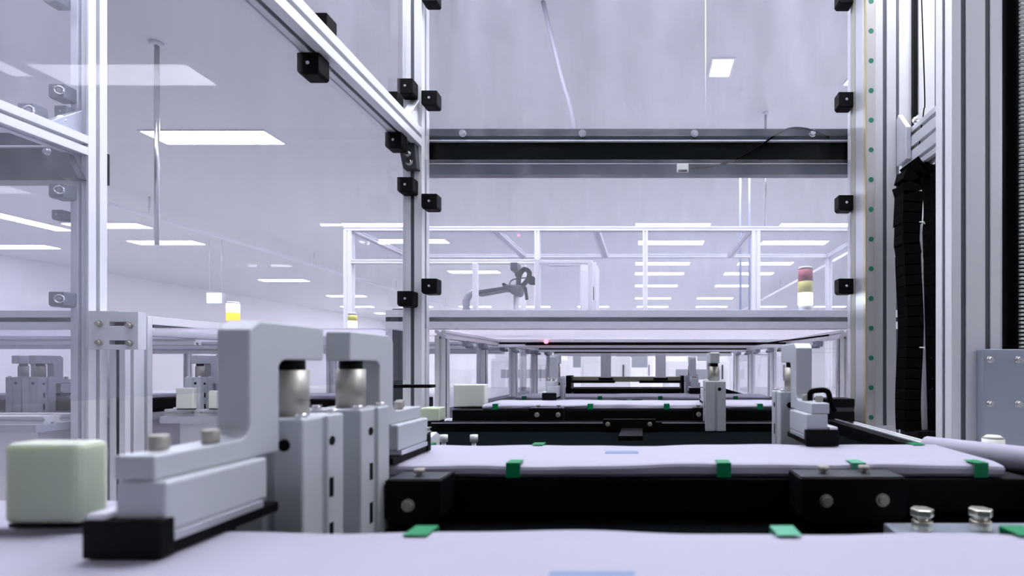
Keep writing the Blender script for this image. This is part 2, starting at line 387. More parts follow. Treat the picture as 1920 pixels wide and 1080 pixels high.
# ------------------------------------------------------------------ outer machine enclosure on the left
oe = thing('outer_enclosure', 'outer left aluminium enclosure with hazy pane, grey clamps and slotted joint plate', 'enclosure', (-1.87, 1.73, FLOOR))
MB().extrusion('Z', FLOOR, 1.75, -1.90, -1.84, 1.70, 1.76).build('post', A, oe, .0012)
MB().extrusion('Z', FLOOR, .176, -1.838, -1.784, 1.765, 1.864, 1, 2).build('short_post', A, oe, .0012)
MB().extrusion('Y', .6, 1.70, -1.90, -1.84, .695, .760).build('side_rail', A, oe, .0012)
MB().extrusion('Y', 1.864, 4.2, -1.838, -1.784, .105, .176).build('low_rail', A, oe, .0012)
MB().box(-1.792, -1.786, 1.87, 4.2, .1345, .1465).build('slot_dark_strip', M['charcoal'], oe)
MB().box(-1.817, -1.805, 1.768, 1.775, FLOOR, .17).build('slot_dark_strip', M['dark_flange'], oe)
MB().extrusion('Z', FLOOR, 1.75, -1.90, -1.84, .54, .60).build('post', A, oe, .0012)
MB().box(-1.853, -1.848, .60, 1.70, .760, 1.75).build('pane', M['acrylic_outer'], oe)
MB().box(-1.853, -1.848, .60, 1.70, -.32, .695).build('pane', M['acrylic_outer'], oe)
for z in (.89, .567, .214): clamp(oe, -1.905, 1.682, z, s=.05, m=M['clamp_grey'], ring=True)
clamp(oe, -1.905, 1.60, .785, s=.05, m=M['clamp_grey'], ring=True); clamp(oe, -1.93, 1.70, .495, s=.035, m=M['clamp_grey'])
clamp(oe, -1.905, 1.69, .83, s=.04, m=M['clamp_grey']); clamp(oe, -1.93, 1.688, 1.205, s=.05, m=M['clamp_grey'], ring=True)
gusset(oe, [(-1.97, .70), (-1.90, .72), (-1.845, .61), (-1.90, .61)], 'Y', 1.675, 1.70, [(-1.945, 1.675, .696)], (0, -1, 0), M['charcoal'])
gusset(oe, [(1.60, .76), (1.70, .76), (1.70, .845)], 'X', -1.885, -1.86, [(-1.87, 1.65, .79)], (0.3, -1, .6))
jp = MB()
px0, px1, pz0, pz1, py0, py1 = -1.808, -1.648, .050, .173, 1.672, 1.70
def slot_plate(b, x0, x1, z0, z1, y0, y1, slots):
    """plate with rectangular slots cut right through"""
    zs = sorted({z0, z1, *[q for s in slots for q in s[2:]]}); xs = sorted({x0, x1, *[q for s in slots for q in s[:2]]})
    for a, c in zip(xs, xs[1:]):
        for e, g in zip(zs, zs[1:]):
            mx, mz = (a + c) / 2, (e + g) / 2
            if not any(s[0] < mx < s[1] and s[2] < mz < s[3] for s in slots): b.box(a, c, y0, y1, e, g)
slot_plate(jp, px0, px1, pz0, pz1, py0, py1, [(-1.742, -1.682, .127, .141), (-1.742, -1.682, .066, .080)])
bmesh.ops.remove_doubles(jp.bm, verts=jp.bm.verts, dist=1e-5)
jo = jp.build('joint_plate', A, oe)
for x, z in ((-1.772, .134), (-1.672, .128), (-1.772, .073), (-1.672, .070)):
    MB().bolt((x, py0, z), (0, -1, 0), .008, .012).build('bolt', M['rod'], jo)
for z in (.127, .066): MB().box(-1.742, -1.712, 1.690, 1.6985, z, z + .014).build('slot_shade', M['slot_grey'], jo)  # dark boxes painting the shade in one half of each slot
MB().box(-1.838, -1.74, 1.70, 1.764, .173, .179).build('cap_plate', A, oe)

# black cross beam of the left machine
lb = thing('cross_beam', 'dark cross beam seen through the hazy pane at the far left', 'beam', (-2.6, 1.80, .62))
MB().box(-3.6, -1.905, 1.775, 1.83, .640, .751).build('web', M['black_gloss'], lb)
MB().box(-3.6, -1.905, 1.765, 1.80, .756, .800).build('upper_flange', M['dark_flange'], lb)
MB().box(-3.6, -1.905, 1.763, 1.775, .751, .756).build('trim_strip', A, lb)
MB().extrusion('Z', FLOOR, 1.75, -3.66, -3.60, 1.77, 1.83).build('post', A, lb, .001)

# ------------------------------------------------------------------ second machine: tunnel below, table and glass cell above
tn = thing('tunnel_frame', 'low aluminium tunnel frame with posts either side that the line runs through', 'frame', (0, 2.6, FLOOR))
MB().extrusion('X', -.90, .90, 1.79, 1.84, .1256, .192, 1, 1, .016).build('front_beam', M['cell'], tn, .001)
MB().box(-.90, .90, 1.794, 1.800, .1515, .1665).build('slot_dark_strip', M['dark_flange'], tn)
for s in (-1, 1):
    a, b = sorted((s * .71, s * .75))
    MB().extrusion('Y', 1.845, 4.1, a, b, .095, .1255, 1, 1, .008, .007).build('side_rail', M['cell'], tn, .001)
    for y in (1.845, 2.31, 2.87, 3.43, 3.98):
        MB().extrusion('Z', FLOOR, .0945, a, b, y, y + .04, 1, 1, .009, .008).build('post', M['cell'], tn, .001)
        xi = s * .7095
        MB().box(xi - .0006, xi + .0006, y + .001, y + .006, -.19, .0945).build('slot_line', M['black_metal'], tn)  # thin black line standing for the post's dark slot
    for y0, y1 in ((1.886, 2.309), (2.351, 2.869), (2.911, 3.429), (3.471, 3.979)):
        MB().box(s * .735 - .002, s * .735 + .002, y0, y1, -.28, .0945).build('side_pane', M['acrylic_far'], tn)
    for y in (2.02, 2.22, 2.55, 2.78, 3.1, 3.36, 3.7):
        q = MB(); q.box(s * .70 - .012, s * .70 + .012, y, y + .05, .072, .094); q.cyl((s * .69, y + .02, .066), (s * .69, y + .02, .080), .016, 12)
        q.build('pipe_fitting', M['robot_light'], tn)
MB().extrusion('X', -.708, .708, 2.50, 2.54, .085, .1255, 1, 1, .010, .012).build('cross_bar', M['cell'], tn, .001)
MB().extrusion('X', -.708, .708, 3.45, 3.49, .088, .1255, 1, 1, .010, .012).build('cross_bar', M['cell'], tn, .001)
MB().extrusion('X', -.708, .708, 4.06, 4.10, .070, .1255, 1, 1, .010, .012).build('cross_bar', M['cell'], tn, .001)
for y, z in ((2.50, .10525), (3.45, .10675), (4.06, .0978)): MB().box(-.70, .70, y + .0015, y + .006, z - .005, z + .005).build('slot_dark_strip', M['black_metal'], tn)
MB().tube([(-.57, 2.49, .098), (-.3, 2.49, .0985), (.3, 2.49, .0985), (.55, 2.49, .098), (.62, 2.3, .106), (.66, 2.1, .108), (.69, 1.9, .110)], .0032, 8).build('air_hose', M['rubber'], tn)

ct = tag(MB().box(-.90, .90, 1.845, 4.1, .127, .133).build('machine_table', M['milky']), 'long milky table sheet on top of the low tunnel frame', 'table')
gc = thing('glass_cell', 'glass cell of thin aluminium profiles standing on the white table behind the front pane', 'enclosure', (-.5, 3.3, FLOOR))
for x, wd in ((-1.755, .045), (-.635, .03), (.0, .03), (.64, .05), (1.35, .045)):
    MB().extrusion('Z', .193 if -.9 < x < .85 else FLOOR, .787, x, x + wd, 3.0, 3.045, 1, 1, .01, .008).build('post', M['cell'], gc, .001)
for x in (-1.755, -.9, 1.35):
    MB().extrusion('Z', .193 if -.85 < x < .85 else FLOOR, .787, x, x + .04, 3.75, 3.79, 1, 1, .01, .008).build('post', M['cell'], gc, .001)
MB().extrusion('X', -1.755, 1.395, 3.0, 3.045, .787, .812, 1, 1, .008, .006).build('top_rail', M['cell'], gc, .001)
MB().extrusion('X', -1.755, 1.395, 3.75, 3.79, .787, .812, 1, 1, .008, .006).build('top_rail', M['cell'], gc, .001)
for x in (-1.755, -.9, -.30, .62, 1.35): MB().extrusion('Y', 3.045, 3.75, x, x + .045, .787, .812, 1, 1, .01, .006).build('top_rail', M['cell'], gc, .001)
MB().extrusion('X', -1.71, -.605, 3.0, 3.04, .595, .618, 1, 1, .008, .006).build('middle_rail', M['cell'], gc, .001)
MB().extrusion('X', -.605, -.30, 3.3, 3.33, .640, .662, 1, 1, .008, .006).build('middle_rail', M['white'], gc, .001)
MB().box(-1.71, -.635, 3.02, 3.024, .618, .787).build('pane', M['acrylic_far'], gc)
MB().box(-.605, .0, 3.02, 3.024, .20, .787).build('pane', M['acrylic_far'], gc)
MB().box(.03, .64, 3.02, 3.024, .20, .787).build('pane', M['acrylic_far'], gc)
MB().box(.69, 1.35, 3.02, 3.024, .20, .787).build('pane', M['acrylic_far'], gc)
# white uprights of the inner guard and a small white cabinet in the cell
gd = thing('safety_barrier', 'white painted guard rails either side of the grey robot arm', 'barrier', (-.47, 2.21, .134))
MB().box(-.733, -.712, 2.20, 2.225, .134, .437).build('upright', M['cell'], gd, .002)
MB().box(-.4625, -.444, 2.20, 2.225, .134, .449).build('upright', M['cell'], gd, .002)
MB().box(-.444, -.215, 2.20, 2.22, .435, .449).build('crossbar', M['cell'], gd, .002)
MB().box(-.235, -.215, 2.20, 2.22, .134, .435).build('upright', M['cell'], gd, .002)
wc = thing('cabinet', 'slim white cabinet standing behind the middle of the glass cell', 'cabinet', (-.25, 2.7, .134))
MB().box(-.33, -.245, 2.7, 2.9, .134, .540).build('body', M['white'], wc, .004)
MB().box(-.322, -.253, 2.692, 2.70, .25, .50).build('door', M['white'], wc, .002)
MB().box(-.262, -.256, 2.684, 2.692, .34, .41).build('handle', M['charcoal'], wc)

# robot arm
rb = thing('robot_arm', 'dark grey robot arm with looping black hoses above the white table', 'robot', (-.62, 2.3, .134))
def R(px, py, Y=2.30): return ((px - 1205) / 960 * Y, Y, (684 - py) / 960 * Y)
def outline(pts, Y): return [((px - 1205) / 960 * Y, (684 - py) / 960 * Y) for px, py in pts]
MB().prism(outline([(896, 547), (945, 540), (952, 536), (981, 537), (979, 546), (974, 555), (964, 554), (957, 547), (946, 546), (897, 555)], 2.3), 'Y', 2.26, 2.34).build('forearm', M['robot'], rb, .004)
MB().prism(outline([(944, 533), (949, 532), (952, 535), (983, 536), (983, 539), (946, 538)], 2.3), 'Y', 2.27, 2.33).build('tool_plate', M['black'], rb, .002)
MB().cyl((R(970, 549)[0], 2.25, R(0, 547)[2]), (R(970, 549)[0], 2.35, R(0, 547)[2]), .019, 20).build('wrist_joint', M['robot'], rb, .002)
MB().box(*[R(961, 0)[0], R(974, 0)[0], 2.26, 2.33, R(0, 510)[2], R(0, 495)[2]]).build('motor', M['robot'], rb, .003)
MB().tube(smooth([R(967, 509), R(969, 517), R(974, 522), R(973, 536)]), .0065).build('hose', M['rubber'], rb)
MB().tube(smooth([R(972, 536), R(973, 520), R(978, 509), R(985, 505), (R(990, 510)[0], 2.33, R(0, 510)[2]), (R(984, 522)[0], 2.35, R(0, 522)[2]), R(979, 536)]), .011).build('hose', M['rubber'], rb)
MB().tube(smooth([R(955, 535), R(958, 527), R(967, 523), R(985, 521), R(1003, 522)]), .003).build('hose', M['rubber'], rb)
MB().tube(smooth([R(976, 537), R(984, 539), R(986, 548), R(988, 562)]), .007).build('hose', M['rubber'], rb)
MB().tube(smooth([R(985, 529), R(994, 521), R(1001, 524), R(994, 530), R(1004, 531)]), .009).build('hose', M['rubber'], rb)
cp = smooth([R(889, 549), R(880, 553), R(875, 562), R(874, 571), (R(876, 580)[0], 2.3, .134)])
MB().tube(cp, .016, 12).build('conduit', M['robot_light'], rb)
MB().tube([R(968, 553), (R(968, 560)[0], 2.3, .134)], .012, 14).build('pedestal', M['white'], rb)

# light towers and signs
def light_tower(name, label, x, y, z0, r, h, colors, base_h=.02):
    t = thing(name, label, 'light tower', (x, y, z0), 0)
    b = MB().cyl((x, y, z0), (x, y, z0 + base_h), r * .9, 20).build('base', M['white'], t)
    z = z0 + base_h
    for m in colors:
        MB().cyl((x, y, z), (x, y, z + h - .002), r, 24).build('lens', M[m], t); z += h
    MB().cyl((x, y, z), (x, y, z + .008), r, 24, r * .85).build('cap', M['white'], t)
    return t
light_tower('light_tower', 'stack light with red and yellow lenses over a lit white one, behind the front pane', .577, 1.816, .1925, .0255, .042, ['glow_white', 'lens_yellow', 'lens_red'])

# ------------------------------------------------------------------ line bed
bed = thing('machine_bed', 'dark flat machine bed running under the white wrapped panels', 'machine bed', (0, 2.0, FLOOR))
MB().box(-.66, .66, .05, 4.4, -.215, -.19).build('bed_plate', M['dark_plate'], bed)
MB().box(-.62, .62, .10, 4.3, FLOOR, -.215).build('base_cabinet', M['white'], bed)
for s in (-1, 1):
    a, b = sorted((s * .60, s * .66)); 
    MB().extrusion('Y', .05, 1.69, a, b, -.19, -.176, 2, 1, .008, .004).build('edge_rail', A, bed)
rr = thing('guide_rail', 'long black side rail running along the right edge of the machine bed', 'rail', (.56, 1.1, -.19))
MB().box(.535, .562, .5, 1.50, -.19, -.160).build('rail_body', M['black_metal'], rr, .001)
MB().box(.562, .566, .5, 1.50, -.162, -.158).build('edge_strip', M['alu_plate'], rr)
eb = thing('end_block', 'black end block with grey band beside the right side rail', 'block', (.60, 1.60, -.19))
MB().box(.548, .655, 1.58, 1.66, -.176, -.145).build('lower_block', M['black_metal'], eb, .002)
MB().box(.548, .655, 1.585, 1.66, -.145, -.132).build('band', M['charcoal'], eb)
MB().box(.548, .655, 1.58, 1.66, -.132, -.105).build('upper_block', M['black_metal'], eb, .003)

# white wrapped panels
def wrapped_panel(label, y0, y1, hw, ztop, th, tapes_f, tapes_b, seed, print_rect=None, pale=()):
    t = thing('wrapped_panel', label, 'wrapped panel', (0, (y0 + y1) / 2, ztop - th), 0, 'white wrapped panels on the line')
    rnd = random.Random(seed); nx, ny = 90, 10
    ph = [rnd.uniform(0, 6.3) for _ in range(8)]
    def wob(x, k): return .0016 * math.sin(x * 9 + ph[k]) + .0011 * math.sin(x * 23 + ph[k+1]) + .0006 * math.sin(x * 51 + ph[k+2])
    b = MB(); bm = b.bm; prof = []
    d = y1 - y0; rr_ = th * .28
    # closed cross-section: bottom front, front bulge, top front, top ..., back
    prof += [(y0 + rr_, ztop - th, 0), (y0, ztop - th + rr_, 0), (y0, ztop - rr_, 1), (y0 + rr_ * .35, ztop - rr_ * .3, 1), (y0 + rr_ * 1.3, ztop, 1)]
    for i in range(1, ny): prof.append((y0 + rr_ * 1.3 + (d - 2.6 * rr_) * i / ny, ztop, 2))
    prof += [(y1 - rr_ * 1.3, ztop, 3), (y1 - rr_ * .35, ztop - rr_ * .3, 3), (y1, ztop - rr_, 3), (y1, ztop - th + rr_, 4), (y1 - rr_, ztop - th, 4)]
    rows = []
    for i in range(nx + 1):
        x = -hw + 2 * hw * i / nx; ring = []
        for (yy, zz, c) in prof:
            dy = dz = 0
            if c == 1: dy = wob(x, 0); dz = wob(x, 2) * .7 - .0008
            if c == 0: dy = wob(x, 1) * .6
            if c in (3, 4): dy = wob(x, 3); dz = (wob(x, 4) * .6 - .0006) if c == 3 else 0
            ring.append(bm.verts.new((x, yy + dy, zz + min(dz, 0.0012))))
        rows.append(ring)
    n = len(prof)
    for a, c in zip(rows, rows[1:]):
        for k in range(n):
            f = bm.faces.new([a[k], a[(k+1) % n], c[(k+1) % n], c[k]])
    bm.faces.new(rows[0][::-1]); bm.faces.new(rows[-1])
    b.build('wrap', M['foam'], t)
    for x in tapes_f:
        w2 = .0085; q = MB()
        Yf = y0 - .0035
        q.box(x - w2, x + w2, Yf, Yf + .0012, ztop - th + .0005, ztop + .0012)
        q.box(x - w2, x + w2, Yf, y0 + .018, ztop + .0012, ztop + .0020)
        q.build('tape_strip', M['tape_pale'] if x in pale else M['tape'], t, .0006)
    for x in tapes_b:
        w2 = .0085; q = MB(); Yb = y1 + .0035
        q.box(x - w2, x + w2, Yb - .0012, Yb, ztop - th + .0005, ztop + .0012)
        q.box(x - w2, x + w2, y1 - .018, Yb, ztop + .0012, ztop + .0020)
        q.build('tape_strip', M['tape_pale'] if x in pale else M['tape'], t, .0006)
    if print_rect:
        x0, x1, ya, yb = print_rect
        MB().box(x0, x1, ya, yb, ztop + .0001, ztop + .0006).build('print_mark', M['label'], t)
    return t
def tx(px, Y): return (px - 1205) / 960 * Y
T = -.12
wrapped_panel('white wrapped panel nearest the camera filling the bottom edge', 0.19, .373, .455, T, .0175,
              [], [tx(783, .36), tx(1477, .36), tx(1925, .36)], 1, (tx(1030, .292), tx(1190, .292), .270, .2965), (tx(1477, .36),))
wrapped_panel('white wrapped panel second from the camera with three dark green front tapes', .62, .775, .438, T, .0165,
              [tx(963, .62), tx(1357, .62), tx(1612, .615), tx(1837, .62)], [tx(806, .775), tx(1012, .775), tx(1712, .775)], 2, (tx(1135, .70), tx(1197, .70), .692, .712), (tx(1612, .615),))
wrapped_panel('white wrapped panel on the wide black beam beyond the gap, third from the camera', 1.55, 1.76, .485, T, .016,
              [tx(929, 1.55), tx(1107, 1.55), tx(1250, 1.55), tx(1425, 1.55)], [tx(1180, 1.77)], 3)
wrapped_panel('white wrapped panel farthest along the line, just behind the third', 1.93, 2.15, .48, T, .016,
              [tx(983, 1.93), tx(1125, 1.93), tx(1238, 1.93), tx(1379, 1.93)], [], 4)

# black carriers under the panels
def carrier(label, y0, y1, hw, ztop, zbot, blocks, pins=()):
    t = thing('carrier', label, 'carrier', (0, (y0 + y1) / 2, -.19), 0, 'black carriers under the wrapped panels')
    MB().box(-hw, hw, y0, y1, zbot, ztop).build('beam', M['black_metal'], t, .0015)
    for sx in (-1, 1): MB().box(sx * hw * .82 - .03, sx * hw * .82 + .03, y0 + .03, y1 - .03, -.19, zbot).build('foot', M['black_metal'], t)
    for (x0, x1, yf, z0, z1, bolts, studs) in blocks:
        q = MB(); c = .010
        q.prism([(x0, z0 + c), (x0 + c, z0), (x1 - c, z0), (x1, z0 + c), (x1, z1), (x0, z1)], 'Y', yf, y0 + .0002)
        bo = q.build('corner_block', M['black_metal'], t, .001)
        MB().box(x0 + .002, x1 - .002, yf + .002, y0 - .004, z1, z1 + .0015).build('top_plate', M['charcoal'], bo)
        for (bx, bz) in bolts: MB().bolt((bx, yf, bz), (0, -1, 0), .0055, .005).build('bolt', M['rod'], bo)
        for (bx, by) in studs:
            MB().cyl((bx, by, z1), (bx, by, z1 + .007), .0032, 12).cyl((bx, by, z1 + .005), (bx, by, z1 + .0095), .0065, 6).build('stud', M['rod'], bo)
    return t
carrier('black carrier under the second panel with bolted corner blocks', .617, .78, .47, -.1375, -.178,
        [(-.288, -.226, .572, -.180, -.1295, [(-.262, -.157)], [(-.258, .592)]), (.176, .295, .572, -.178, -.127, [(.205, -.152), (.268, -.151)], [(.210, .595), (.258, .597)])])
carrier('black carrier under the third panel beyond the gap', 1.545, 1.80, .575, -.137, -.174,
        [(-.335, -.232, 1.497, -.176, -.128, [(-.309, -.146), (-.247, -.146)], [(-.31, 1.52), (-.25, 1.52)]), (.150, .25, 1.508, -.176, -.128, [(.165, -.146), (.235, -.146)], [(.165, 1.52)])])
carrier('black carrier under the farthest panel', 1.925, 2.2, .57, -.137, -.174, [(-.10, .0, 1.885, -.176, -.128, [(-.07, -.146)], []), (.13, .22, 1.885, -.176, -.128, [(.15, -.146)], [])])
carrier('black carrier under the nearest panel, hidden beneath it', .20, .365, .47, -.138, -.176, [])
# lower black transverse beam in front of the third carrier
tb = thing('transverse_beam', 'black transverse beam crossing the bed below the third panel', 'beam', (0, 1.45, -.19))
MB().box(-.615, .60, 1.455, 1.492, -.19, -.163).build('beam', M['black_metal'], tb, .0015)
MB().box(-.60, -.11, 1.453, 1.4545, -.1665, -.164).build('trim_strip', M['alu_plate'], tb)
MB().box(.055, .40, 1.453, 1.4545, -.1665, -.164).build('trim_strip', M['alu_plate'], tb)
sb = MB().box(-.112, .036, 1.440, 1.454, -.183, -.153).build('joint_bracket', M['black_metal'], tb, .002)
for x in (-.098, .020): MB().bolt((x, 1.440, -.167), (0, -1, 0), .005, .005).build('bolt', M['rod'], sb)
MB().box(-.06, -.0, 1.28, 1.455, -.19, -.178).build('lug', M['black_metal'], tb)
# small plates near the back of the second panel on the left
lp = thing('stop_plate', 'small pale angled stop plate behind the left end of the second panel', 'bracket', (-.40, .95, -.19))
MB().prism([(.88, -.19), (.99, -.19), (.99, -.135), (.975, -.128), (.88, -.150)], 'X', -.402, -.392).build('plate', A, lp, .001)
MB().box(-.44, -.352, .96, 1.02, -.19, -.182).build('foot', A, lp)
for i, (x, yy) in enumerate(((-.375, .965), (-.318, .965))):
    k = thing('adjuster_knob', 'silver adjuster knob behind the second panel, ' + ('beside the angled stop plate' if i == 0 else 'second from the angled stop plate'), 'knob', (x, yy, -.19))
    MB().cyl((x, yy, -.19), (x, yy, -.145), .004, 12).build('stem', M['alu_plate'], k)
    MB().cyl((x, yy, -.145), (x, yy, -.132), .008, 6).build('head', A, k)
# mounting plate at lower right with two knobs
mp = thing('mounting_plate', 'grey mounting plate with two silver knobs behind the near panel at lower right', 'plate', (.36, .53, -.19))
MB().prism([(.258, .50), (.262, .558), (.50, .558), (.50, .50)], 'Z', -.19, -.172).build('plate', M['blue_plate'], mp, .0015)
for x in (.292, .353):
    k = MB().cyl((x, .535, -.172), (x, .535, -.162), .010, 20).cyl((x, .535, -.162), (x, .535, -.158), .006, 16).build('knob_base', M['knob'], mp, .001)
    MB().cyl((x, .535, -.158), (x, .535, -.150), .0115, 6).build('knob_head', M['knob'], k, .001)

# ------------------------------------------------------------------ clamp units
def make_clamp_unit(label):
    t = thing('clamp_unit', label, 'clamp unit', (0, 0, 0), 0, 'grey clamp units along the line')
    t['_o'] = [0, 0, 0]
    L = dict(parent=t, local=True)
    # foot: front block with ribs, thin plate under the base
    f = MB(); f.box(-.024, .024, 0, .010, 0, .0235); f.box(-.022, .022, .010, .105, 0, .008)
    f.build('foot', M['black'], bevel=.001, **L)
    MB().box(-.0225, -.011, .001, .060, .0237, .0275).build('cover_strip', M['white'], bevel=.0008, **L)
    MB().box(-.013, .0235, .0105, .086, .0082, .014).build('shim', M['alu_plate'], bevel=.0006, **L)
    # C-bracket seen from the side: base, column, arm reaching over the cylinder (outline in y, z)
    b = MB()
    b.prism([(.006, .0142), (.092, .0142), (.092, .046), (.006, .046)], 'X', -.010, .022)
    base = b.build('base', M['paint'], bevel=.002, **L)
    up = MB()
    prof = [(.008, .0462), (.118, .0462), (.118, .118), (.121, .1215), (.126, .123), (.176, .123), (.178, .1245), (.178, .1525), (.176, .154), (.096, .154), (.0855, .146)]
    prof += [(.0855, .072)] + [(.0855 - .010 * (1 - math.cos(a)), .072 - .010 * math.sin(a)) for a in (.4, .8, 1.2, 1.57)]
    prof += [(.008, .062)]
    up.prism(prof, 'X', -.013, .013)
    up.build('c_bracket', M['paint'], bevel=.0015, **L)
    for (x, yy) in ((-.005, .03), (.006, .058)):
        MB().cyl((x, yy, .0625), (x, yy, .072), .0055, 16).build('adjusting_screw', M['rod'], bevel=.0006, **L)
    # cylinder body with slots, standing beside the carrier
    c = MB()
    c.extrusion('Z', -.069, .0725, -.03, .028, .125, .185, 1, 1, .0085, .004)
    body = c.build('cylinder_body', M['paint'], bevel=.0025, **L)
    def port(f):
        h = MB(); f(h); h.build('port', M['black'], body, local=True)
    for sx in (-1, 1):
        xx = .028 if sx > 0 else -.03
        port(lambda h: h.cyl((xx - .002 * sx, .166, .048), (xx + .0004 * sx, .166, .048), .0045, 16))
        port(lambda h: h.box(*sorted((xx - .003 * sx, xx + .0004 * sx)), .162, .168, -.004, .014))
        port(lambda h: h.box(*sorted((xx - .003 * sx, xx + .0004 * sx)), .162, .168, -.05, -.028))
    port(lambda h: h.cyl((.012, .1246, .050), (.012, .128, .050), .0052, 16))
    port(lambda h: h.cyl((-.012, .1854, .050), (-.012, .182, .050), .0052, 16))
    MB().cyl((-.001, .152, .0725), (-.001, .152, .114), .0145, 28).build('piston_rod', M['rod'], **L)
    MB().cyl((-.001, .152, .114), (-.001, .152, .1229), .0115, 24).build('collar', M['black'], **L)
    for x, yy in ((-.022, .133), (.021, .133), (-.022, .178), (.021, .178)):
        MB().cyl((x, yy, .0725), (x, yy, .0765), .0045, 12).build('cap_screw', M['steel'], body, local=True)
    return t
UX = -.318
proto = make_clamp_unit('large grey clamp unit nearest the camera at left, cylinder facing away')
proto.location = (UX, .312, T + EYE + .0012)
def unit(x, y, rot, label, z=T + .0012, mirror=False):
    r = copy_tree(proto, (x, y, z), rot, label)
    if mirror: r.scale = (-1, 1, 1)
    return r
unit(UX, .712, PI, 'grey clamp unit behind the nearest one at left, cylinder towards the camera', mirror=True)
unit(.263, .748, 0, 'grey clamp unit on the right end of the second panel', mirror=True)
unit(.205, 1.63, PI, 'grey clamp unit on the third panel at right, slotted cylinder body facing the camera')
unit(-.315, 1.722, 0, 'white clamp unit on the third panel at left')
unit(.215, 2.10, 0, 'small pale clamp unit on the farthest panel at right')
# hose elbow on the right unit
he = tag(MB().tube(smooth([(.262, .80, -.056), (.262, .80, -.044), (.270, .795, -.040), (.285, .79, -.041), (.290, .79, -.058), (.296, .79, -.072)]), .0042).build('air_hose', M['rubber']), 'short black air hose curling off the right clamp unit', 'hose')

# polyurethane blocks
def pad_block(label, x0, x1, y0, y1, z0, z1, m, rot=0):
    t = thing('pad_block', label, 'pad', ((x0 + x1) / 2, (y0 + y1) / 2, z0))
    MB().box(x0, x1, y0, y1, z0 + .003, z1).build('block', M[m], t, .004)
    MB().box(x0 + .002, x1 - .002, y0 + .002, y1 - .002, z0, z0 + .003).build('base_plate', M['black'], t)
    return t
pad_block('large pale green translucent block at the lower left beside the nearest clamp unit', -.464, -.409, .371, .393, T + .0012, -.057, 'pad')
lt = thing('side_table', 'white side table holding the pale green block at lower left', 'table', (-.60, .41, FLOOR))
MB().box(-.75, -.36, .378 - .003, .452, T - .012, T + .0005).build('table_top', M['foam'], lt, .002)
MB().box(-.72, -.676, .385, .43, FLOOR, T - .012).build('leg', A, lt)
pad_block('tall cream block at the left end of the third panel', -.60, -.50, 1.62, 1.66, -.137, -.062, 'pad_light')
pad_block('low pale green block on the left end of the black transverse beam', -.632, -.577, 1.452, 1.50, -.163, -.122, 'pad')
# short black bar in front of the inner post
sbx = tag(MB().box(-.66, -.55, 1.33, 1.36, -.060, -.052).build('stop_bar', M['black_metal']), 'thin black stop bar sticking out in front of the inner left post', 'bar')

# ------------------------------------------------------------------ side lanes seen through the left panes
def lane(label_bed, x0, x1, y0, y1):
    t = thing('machine_bed', label_bed, 'machine bed', ((x0 + x1) / 2, (y0 + y1) / 2, FLOOR))
    MB().box(x0, x1, y0, y1, -.215, -.19).build('bed_plate', M['alu_plate'], t)
    MB().box(x0 + .04, x1 - .04, y0 + .04, y1 - .04, FLOOR, -.215).build('base_cabinet', M['white'], t)
    for y in (y0 + .02, y0 + .10): MB().extrusion('X', x0, x1, y, y + .05, -.19, -.165, 1, 1, .008, .004).build('front_rail', A, t)
    return t
lane('pale machine bed between the two left machine walls', -1.775, -.86, 1.88, 4.2)
lane('pale machine bed beyond the hazy outer pane at far left', -3.55, -1.92, 1.62, 4.2)
def lane_carrier(label, x0, x1, y0, y1):
    t = thing('carrier', label, 'carrier', ((x0 + x1) / 2, (y0 + y1) / 2, -.19), 0, 'black carriers under the wrapped panels')
    MB().box(x0, x1, y0, y1, -.178, -.137).build('beam', M['black_metal'], t, .0015)
    for x in (x0 + .06, x1 - .06): MB().box(x - .03, x + .03, y0 + .03, y1 - .03, -.19, -.178).build('foot', M['black_metal'], t)
    return t
lane_carrier('dark carrier under the panel between the two left machine walls', -1.74, -.90, 1.99, 2.2)
lane_carrier('dark carrier under the panel beyond the hazy outer pane', -3.5, -1.96, 1.99, 2.2)
def lane_panel(label, x0, x1, y0, y1):
    t = thing('wrapped_panel', label, 'wrapped panel', ((x0 + x1) / 2, (y0 + y1) / 2, -.137), 0, 'white wrapped panels on the line')
    MB().box(x0, x1, y0, y1, -.1365, T).build('wrap', M['foam'], t, .005)
    return t
lane_panel('white wrapped panel between the two left machine walls', -1.73, -.92, 2.0, 2.19)
lane_panel('white wrapped panel beyond the hazy outer pane', -3.45, -1.98, 2.0, 2.19)
unit(-1.672, 2.085, PI, 'pale clamp unit between the two left walls, just right of the slotted joint plate')
unit(-1.545, 2.085, PI, 'pale clamp unit between the two left walls, half hidden by the nearest grey unit')
unit(-2.275, 2.085, PI, 'hazy clamp unit beyond the outer pane, directly left of the outer post')
unit(-2.375, 2.115, PI, 'hazy clamp unit beyond the outer pane, at the left edge of the view')
pad_block('pale block under the pale clamp unit right of the slotted joint plate', -1.60, -1.55, 1.885, 1.905, -.165, -.095, 'pad_light')
pad_block('pale block between the left walls, second from the slotted joint plate', -1.72, -1.655, 1.885, 1.905, -.165, -.085, 'pad_light')
# small pneumatic valve in front of the side lane
pv = thing('air_valve', 'small silver air valve with dark stem between the left walls', 'valve', (-1.50, 1.905, -.165))
MB().box(-1.525, -1.475, 1.895, 1.93, -.165, -.130).build('valve_body', A, pv, .003)
MB().cyl((-1.565, 1.905, -.165), (-1.565, 1.905, -.105), .010, 16).cyl((-1.565, 1.905, -.105), (-1.565, 1.905, -.085), .010, 16, .003).build('nozzle', M['steel'], pv)
MB().cyl((-1.575, 1.915, -.165), (-1.575, 1.915, -.10), .012, 16).build('stem', M['charcoal'], pv)
for x in (-1.505, -1.49): MB().bolt((x, 1.895, -.145), (0, -1, 0), .005, .006).build('screw', M['steel'], pv)
